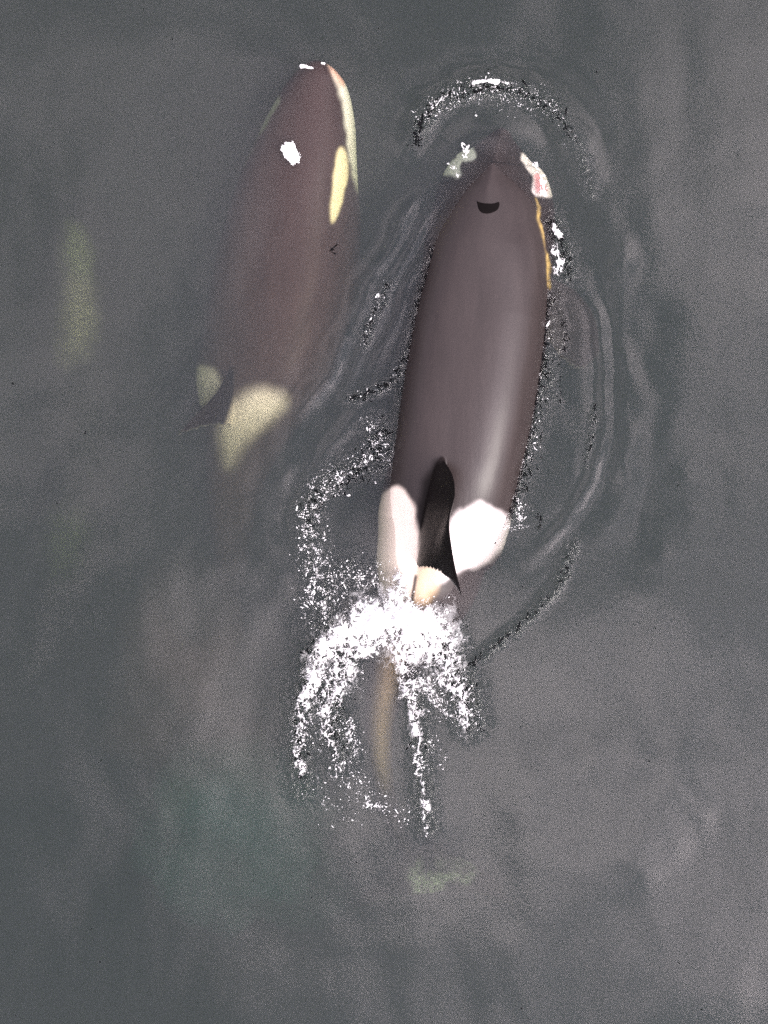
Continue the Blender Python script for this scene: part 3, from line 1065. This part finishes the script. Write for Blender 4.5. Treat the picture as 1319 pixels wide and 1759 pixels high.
dens = lambda x, y: np.clip(curve_density(x, y, SPLASH, 22) * 0.8, 0, 1)
x, y = scatter(6500, SB, dens, 1.3)
d = dens(x, y)
z = full_height(x, y)[0] + splash_base(x, y) + rng.exponential(0.035, len(x)) * (0.3 + d)
sd_ = blobs('spray_drops', x, y, z, np.clip(rng.lognormal(-6.0, 0.5, len(x)), 0.0012, 0.011), FOAM, 0.7, None)
tag(sd_, 'flying white drops thrown up around the tail splash', 'spray', kind='stuff')

# loose flecks in the quieter water behind and beside
LOOSE = [
    ([(640, 735), (655, 780), (600, 805), (545, 845), (530, 900), (540, 960), (552, 1040)], 18, 26, 0.5, 0.8),
    ([(560, 985), (600, 1000), (640, 985), (660, 1010)], 26, 20, 0.6, 0.6),
    ([(600, 1340), (650, 1380), (700, 1400)], 26, 24, 0.5, 0.25),
    ([(625, 1375), (655, 1390)], 10, 10, 0.9, 0.9),
    ([(740, 1270), (765, 1310)], 8, 8, 0.5, 0.4),
    ([(540, 1350), (560, 1380), (600, 1400)], 20, 22, 0.25, 0.2),
    ([(880, 840), (895, 890), (870, 910)], 12, 14, 0.7, 0.7),
    ([(940, 500), (925, 640), (900, 800)], 16, 20, 0.18, 0.3),
    ([(668, 488), (640, 545), (625, 590)], 8, 7, 0.4, 0.3),
    ([(700, 615), (672, 658), (605, 685)], 7, 7, 0.25, 0.4),
    ([(810, 160), (850, 150), (930, 170), (1000, 270)], 34, 40, 0.12, 0.06),
]
LB = (490, 130, 1040, 1460)
dl = lambda x, y: np.clip(curve_density(x, y, LOOSE, 16), 0, 1) * np.clip(0.5 + 1.6 * vnoise(x / 12, y / 12, 150), 0.02, 1)
x, y = scatter(2600, LB, dl, 1.5)
z = full_height(x, y)[0] + 0.002
lf = blobs('foam_flecks', x, y, z, np.clip(rng.lognormal(-6.05, 0.5, len(x)), 0.0012, 0.010), FOAM, 0.8)
tag(lf, 'scattered white foam flecks drifting beside the flank and behind the splash', 'foam', kind='stuff')

# crest of the bow wave in front of the head
BOW = [
    ([(812, 142), (830, 139), (856, 141)], 3.2, 3.6, 1.5, 1.4),
    ([(866, 144), (880, 143)], 3, 3, 0.9, 0.7),
    ([(740, 186), (752, 174), (768, 164)], 3, 3, 0.35, 0.5),
]
bw = foam_sheet('bow_wave_foam', (715, 120, 990, 240), BOW, FROTH, cell=0.7, thick=0.02, warp=6, thr=0.5, noise_amp=0.8)
tag(bw, 'thin broken white crest along the arc of the wave ahead of the large orca', 'foam', kind='stuff')
BOWD = [([(728, 200), (752, 172), (790, 152), (850, 146), (900, 156), (945, 182)], 14, 14, 0.9, 0.7),
        ([(735, 200), (790, 172), (850, 165), (905, 178), (950, 200)], 10, 10, 0.5, 0.4)]
db = lambda x, y: np.clip(curve_density(x, y, BOWD, 6), 0, 1) * np.clip(0.5 + 1.2 * vnoise(x / 8, y / 8, 151), 0.05, 1)
x, y = scatter(400, (700, 125, 980, 230), db, 1.4)
b2 = blobs('bow_wave_flecks', x, y, full_height(x, y)[0] + 0.002, np.clip(rng.lognormal(-6.1, 0.4, len(x)), 0.0012, 0.007), FOAM, 0.9)
tag(b2, 'fine white flecks along the bow wave ahead of the large orca', 'foam', kind='stuff')

# small foam on the right flank, beside the golden stain
FL = [([(952, 388), (962, 405)], 6, 6, 1.0, 0.8), ([(955, 420), (962, 450), (955, 465)], 9, 12, 0.5, 0.55)]
f_ = foam_sheet('flank_foam', (930, 370, 1000, 500), FL, FROTH, cell=0.7, thick=0.02, warp=8, thr=0.5, noise_amp=0.7)
tag(f_, 'small curl of pale foam beside the golden stain on the right flank', 'foam', kind='stuff')

# foam where the water breaks over the eye patches
EY = [([(905, 272), (922, 290), (934, 312), (932, 332)], 5, 8, 0.55, 0.75), ([(797, 252), (800, 268)], 7, 7, 0.7, 0.6), ([(772, 280), (786, 298)], 6, 5, 0.7, 0.8)]
f_ = foam_sheet('head_foam', (755, 235, 960, 350), EY, FROTH, cell=0.7, thick=0.015, warp=7, thr=0.5, noise_amp=0.75)
tag(f_, 'thin foam breaking over the sides of the submerged head of the large orca', 'foam', kind='stuff')

# burst of air above the second orca's blowhole
PB = [([(497, 255), (503, 268)], 14, 14, 1.5, 1.4)]
f_ = foam_sheet('air_bubble_patch', (470, 230, 535, 295), PB, FOAM, cell=0.6, thick=0.02, warp=5, thr=0.6, noise_amp=0.15)
tag(f_, 'round white patch of bubbles over the blowhole of the submerged orca', 'bubbles')
PS = [([(517, 113), (530, 115), (536, 117)], 3, 3, 1.4, 0.9), ([(553, 108), (558, 109)], 2.2, 2.2, 1.1, 0.9)]
f_ = foam_sheet('snout_foam', (500, 95, 580, 130), PS, FOAM, cell=0.5, thick=0.012, warp=2, thr=0.55, noise_amp=0.2)
tag(f_, 'two tiny white foam glints at the snout of the submerged orca', 'foam', kind='stuff')

# tiny dark bubbles all over the open water
x = rng.uniform(0, 1319, 900)
y = rng.uniform(0, 1759, 900)
k = rng.uniform(0, 1, 900) < np.clip(0.15 + 0.6 * (x / 1319) * smooth(300, 1300, y), 0, 1)
x, y = x[k], y[k]
b3 = blobs('floating_specks', x, y, full_height(x, y)[0] + 0.001, np.clip(rng.lognormal(-5.6, 0.4, len(x)), 0.002, 0.01), DARK, 0.3)
tag(b3, 'tiny dark specks and bubbles floating over the open water', 'bubbles', kind='stuff')

# near-black flecks standing in for the shade of ripples: bow arc, flanks, wake edge
CR = [([(712, 250), (728, 200), (752, 172), (790, 156), (850, 150), (900, 160), (950, 188), (985, 235)], 8, 9, 0.75, 0.4),
      ([(950, 388), (968, 425), (980, 470)], 9, 8, 0.9, 0.7),
      ([(748, 420), (738, 450), (724, 500), (706, 580)], 6, 4, 0.9, 0.4),
      ([(668, 488), (640, 545), (625, 590)], 6, 6, 0.7, 0.3),
      ([(700, 615), (672, 658), (640, 674), (605, 685)], 6, 6, 0.5, 0.8),
      ([(938, 500), (932, 600), (915, 700), (893, 790), (872, 870)], 10, 22, 0.45, 0.6),
      ([(950, 520), (975, 580), (955, 640), (965, 690)], 5, 5, 0.45, 0.3),
      ([(985, 935), (965, 1000), (910, 1060), (860, 1100), (800, 1150)], 4, 5, 0.4, 0.7),
      ([(724, 500), (706, 580), (692, 700), (687, 800)], 3, 3, 0.6, 0.6),
      ([(938, 490), (934, 600), (920, 690), (900, 780), (872, 870)], 3.5, 3.5, 1.0, 1.0),
      ([(1024, 700), (1012, 760), (1006, 800)], 4, 4, 0.35, 0.35),
      ([(660, 740), (640, 790), (585, 835), (545, 850), (530, 900)], 16, 14, 0.5, 0.35),
      ([(540, 1120), (512, 1230), (512, 1330)], 16, 12, 0.45, 0.35),
      ([(760, 1120), (795, 1190), (806, 1240)], 20, 16, 0.55, 0.35),
      ([(600, 1110), (570, 1180), (580, 1280)], 20, 20, 0.45, 0.3),
      ([(572, 428), (574, 440)], 2, 2, 1.0, 1.0),
      ([(710, 1180), (722, 1300)], 14, 10, 0.45, 0.25),
      ([(925, 885), (927, 905)], 4, 4, 1.0, 1.0)]
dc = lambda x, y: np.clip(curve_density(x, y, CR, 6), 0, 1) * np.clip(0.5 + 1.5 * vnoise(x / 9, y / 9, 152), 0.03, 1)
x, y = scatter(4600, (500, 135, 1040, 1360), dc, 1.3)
wd = blobs('ripple_shade_flecks', x, y, full_height(x, y)[0] + 0.001, np.clip(rng.lognormal(-5.6, 0.45, len(x)), 0.0015, 0.009), DARK, 1.3)
tag(wd, 'tiny black flecks standing in for ripple shade along the bow arc and flanks of the large orca', 'ripples', kind='stuff')
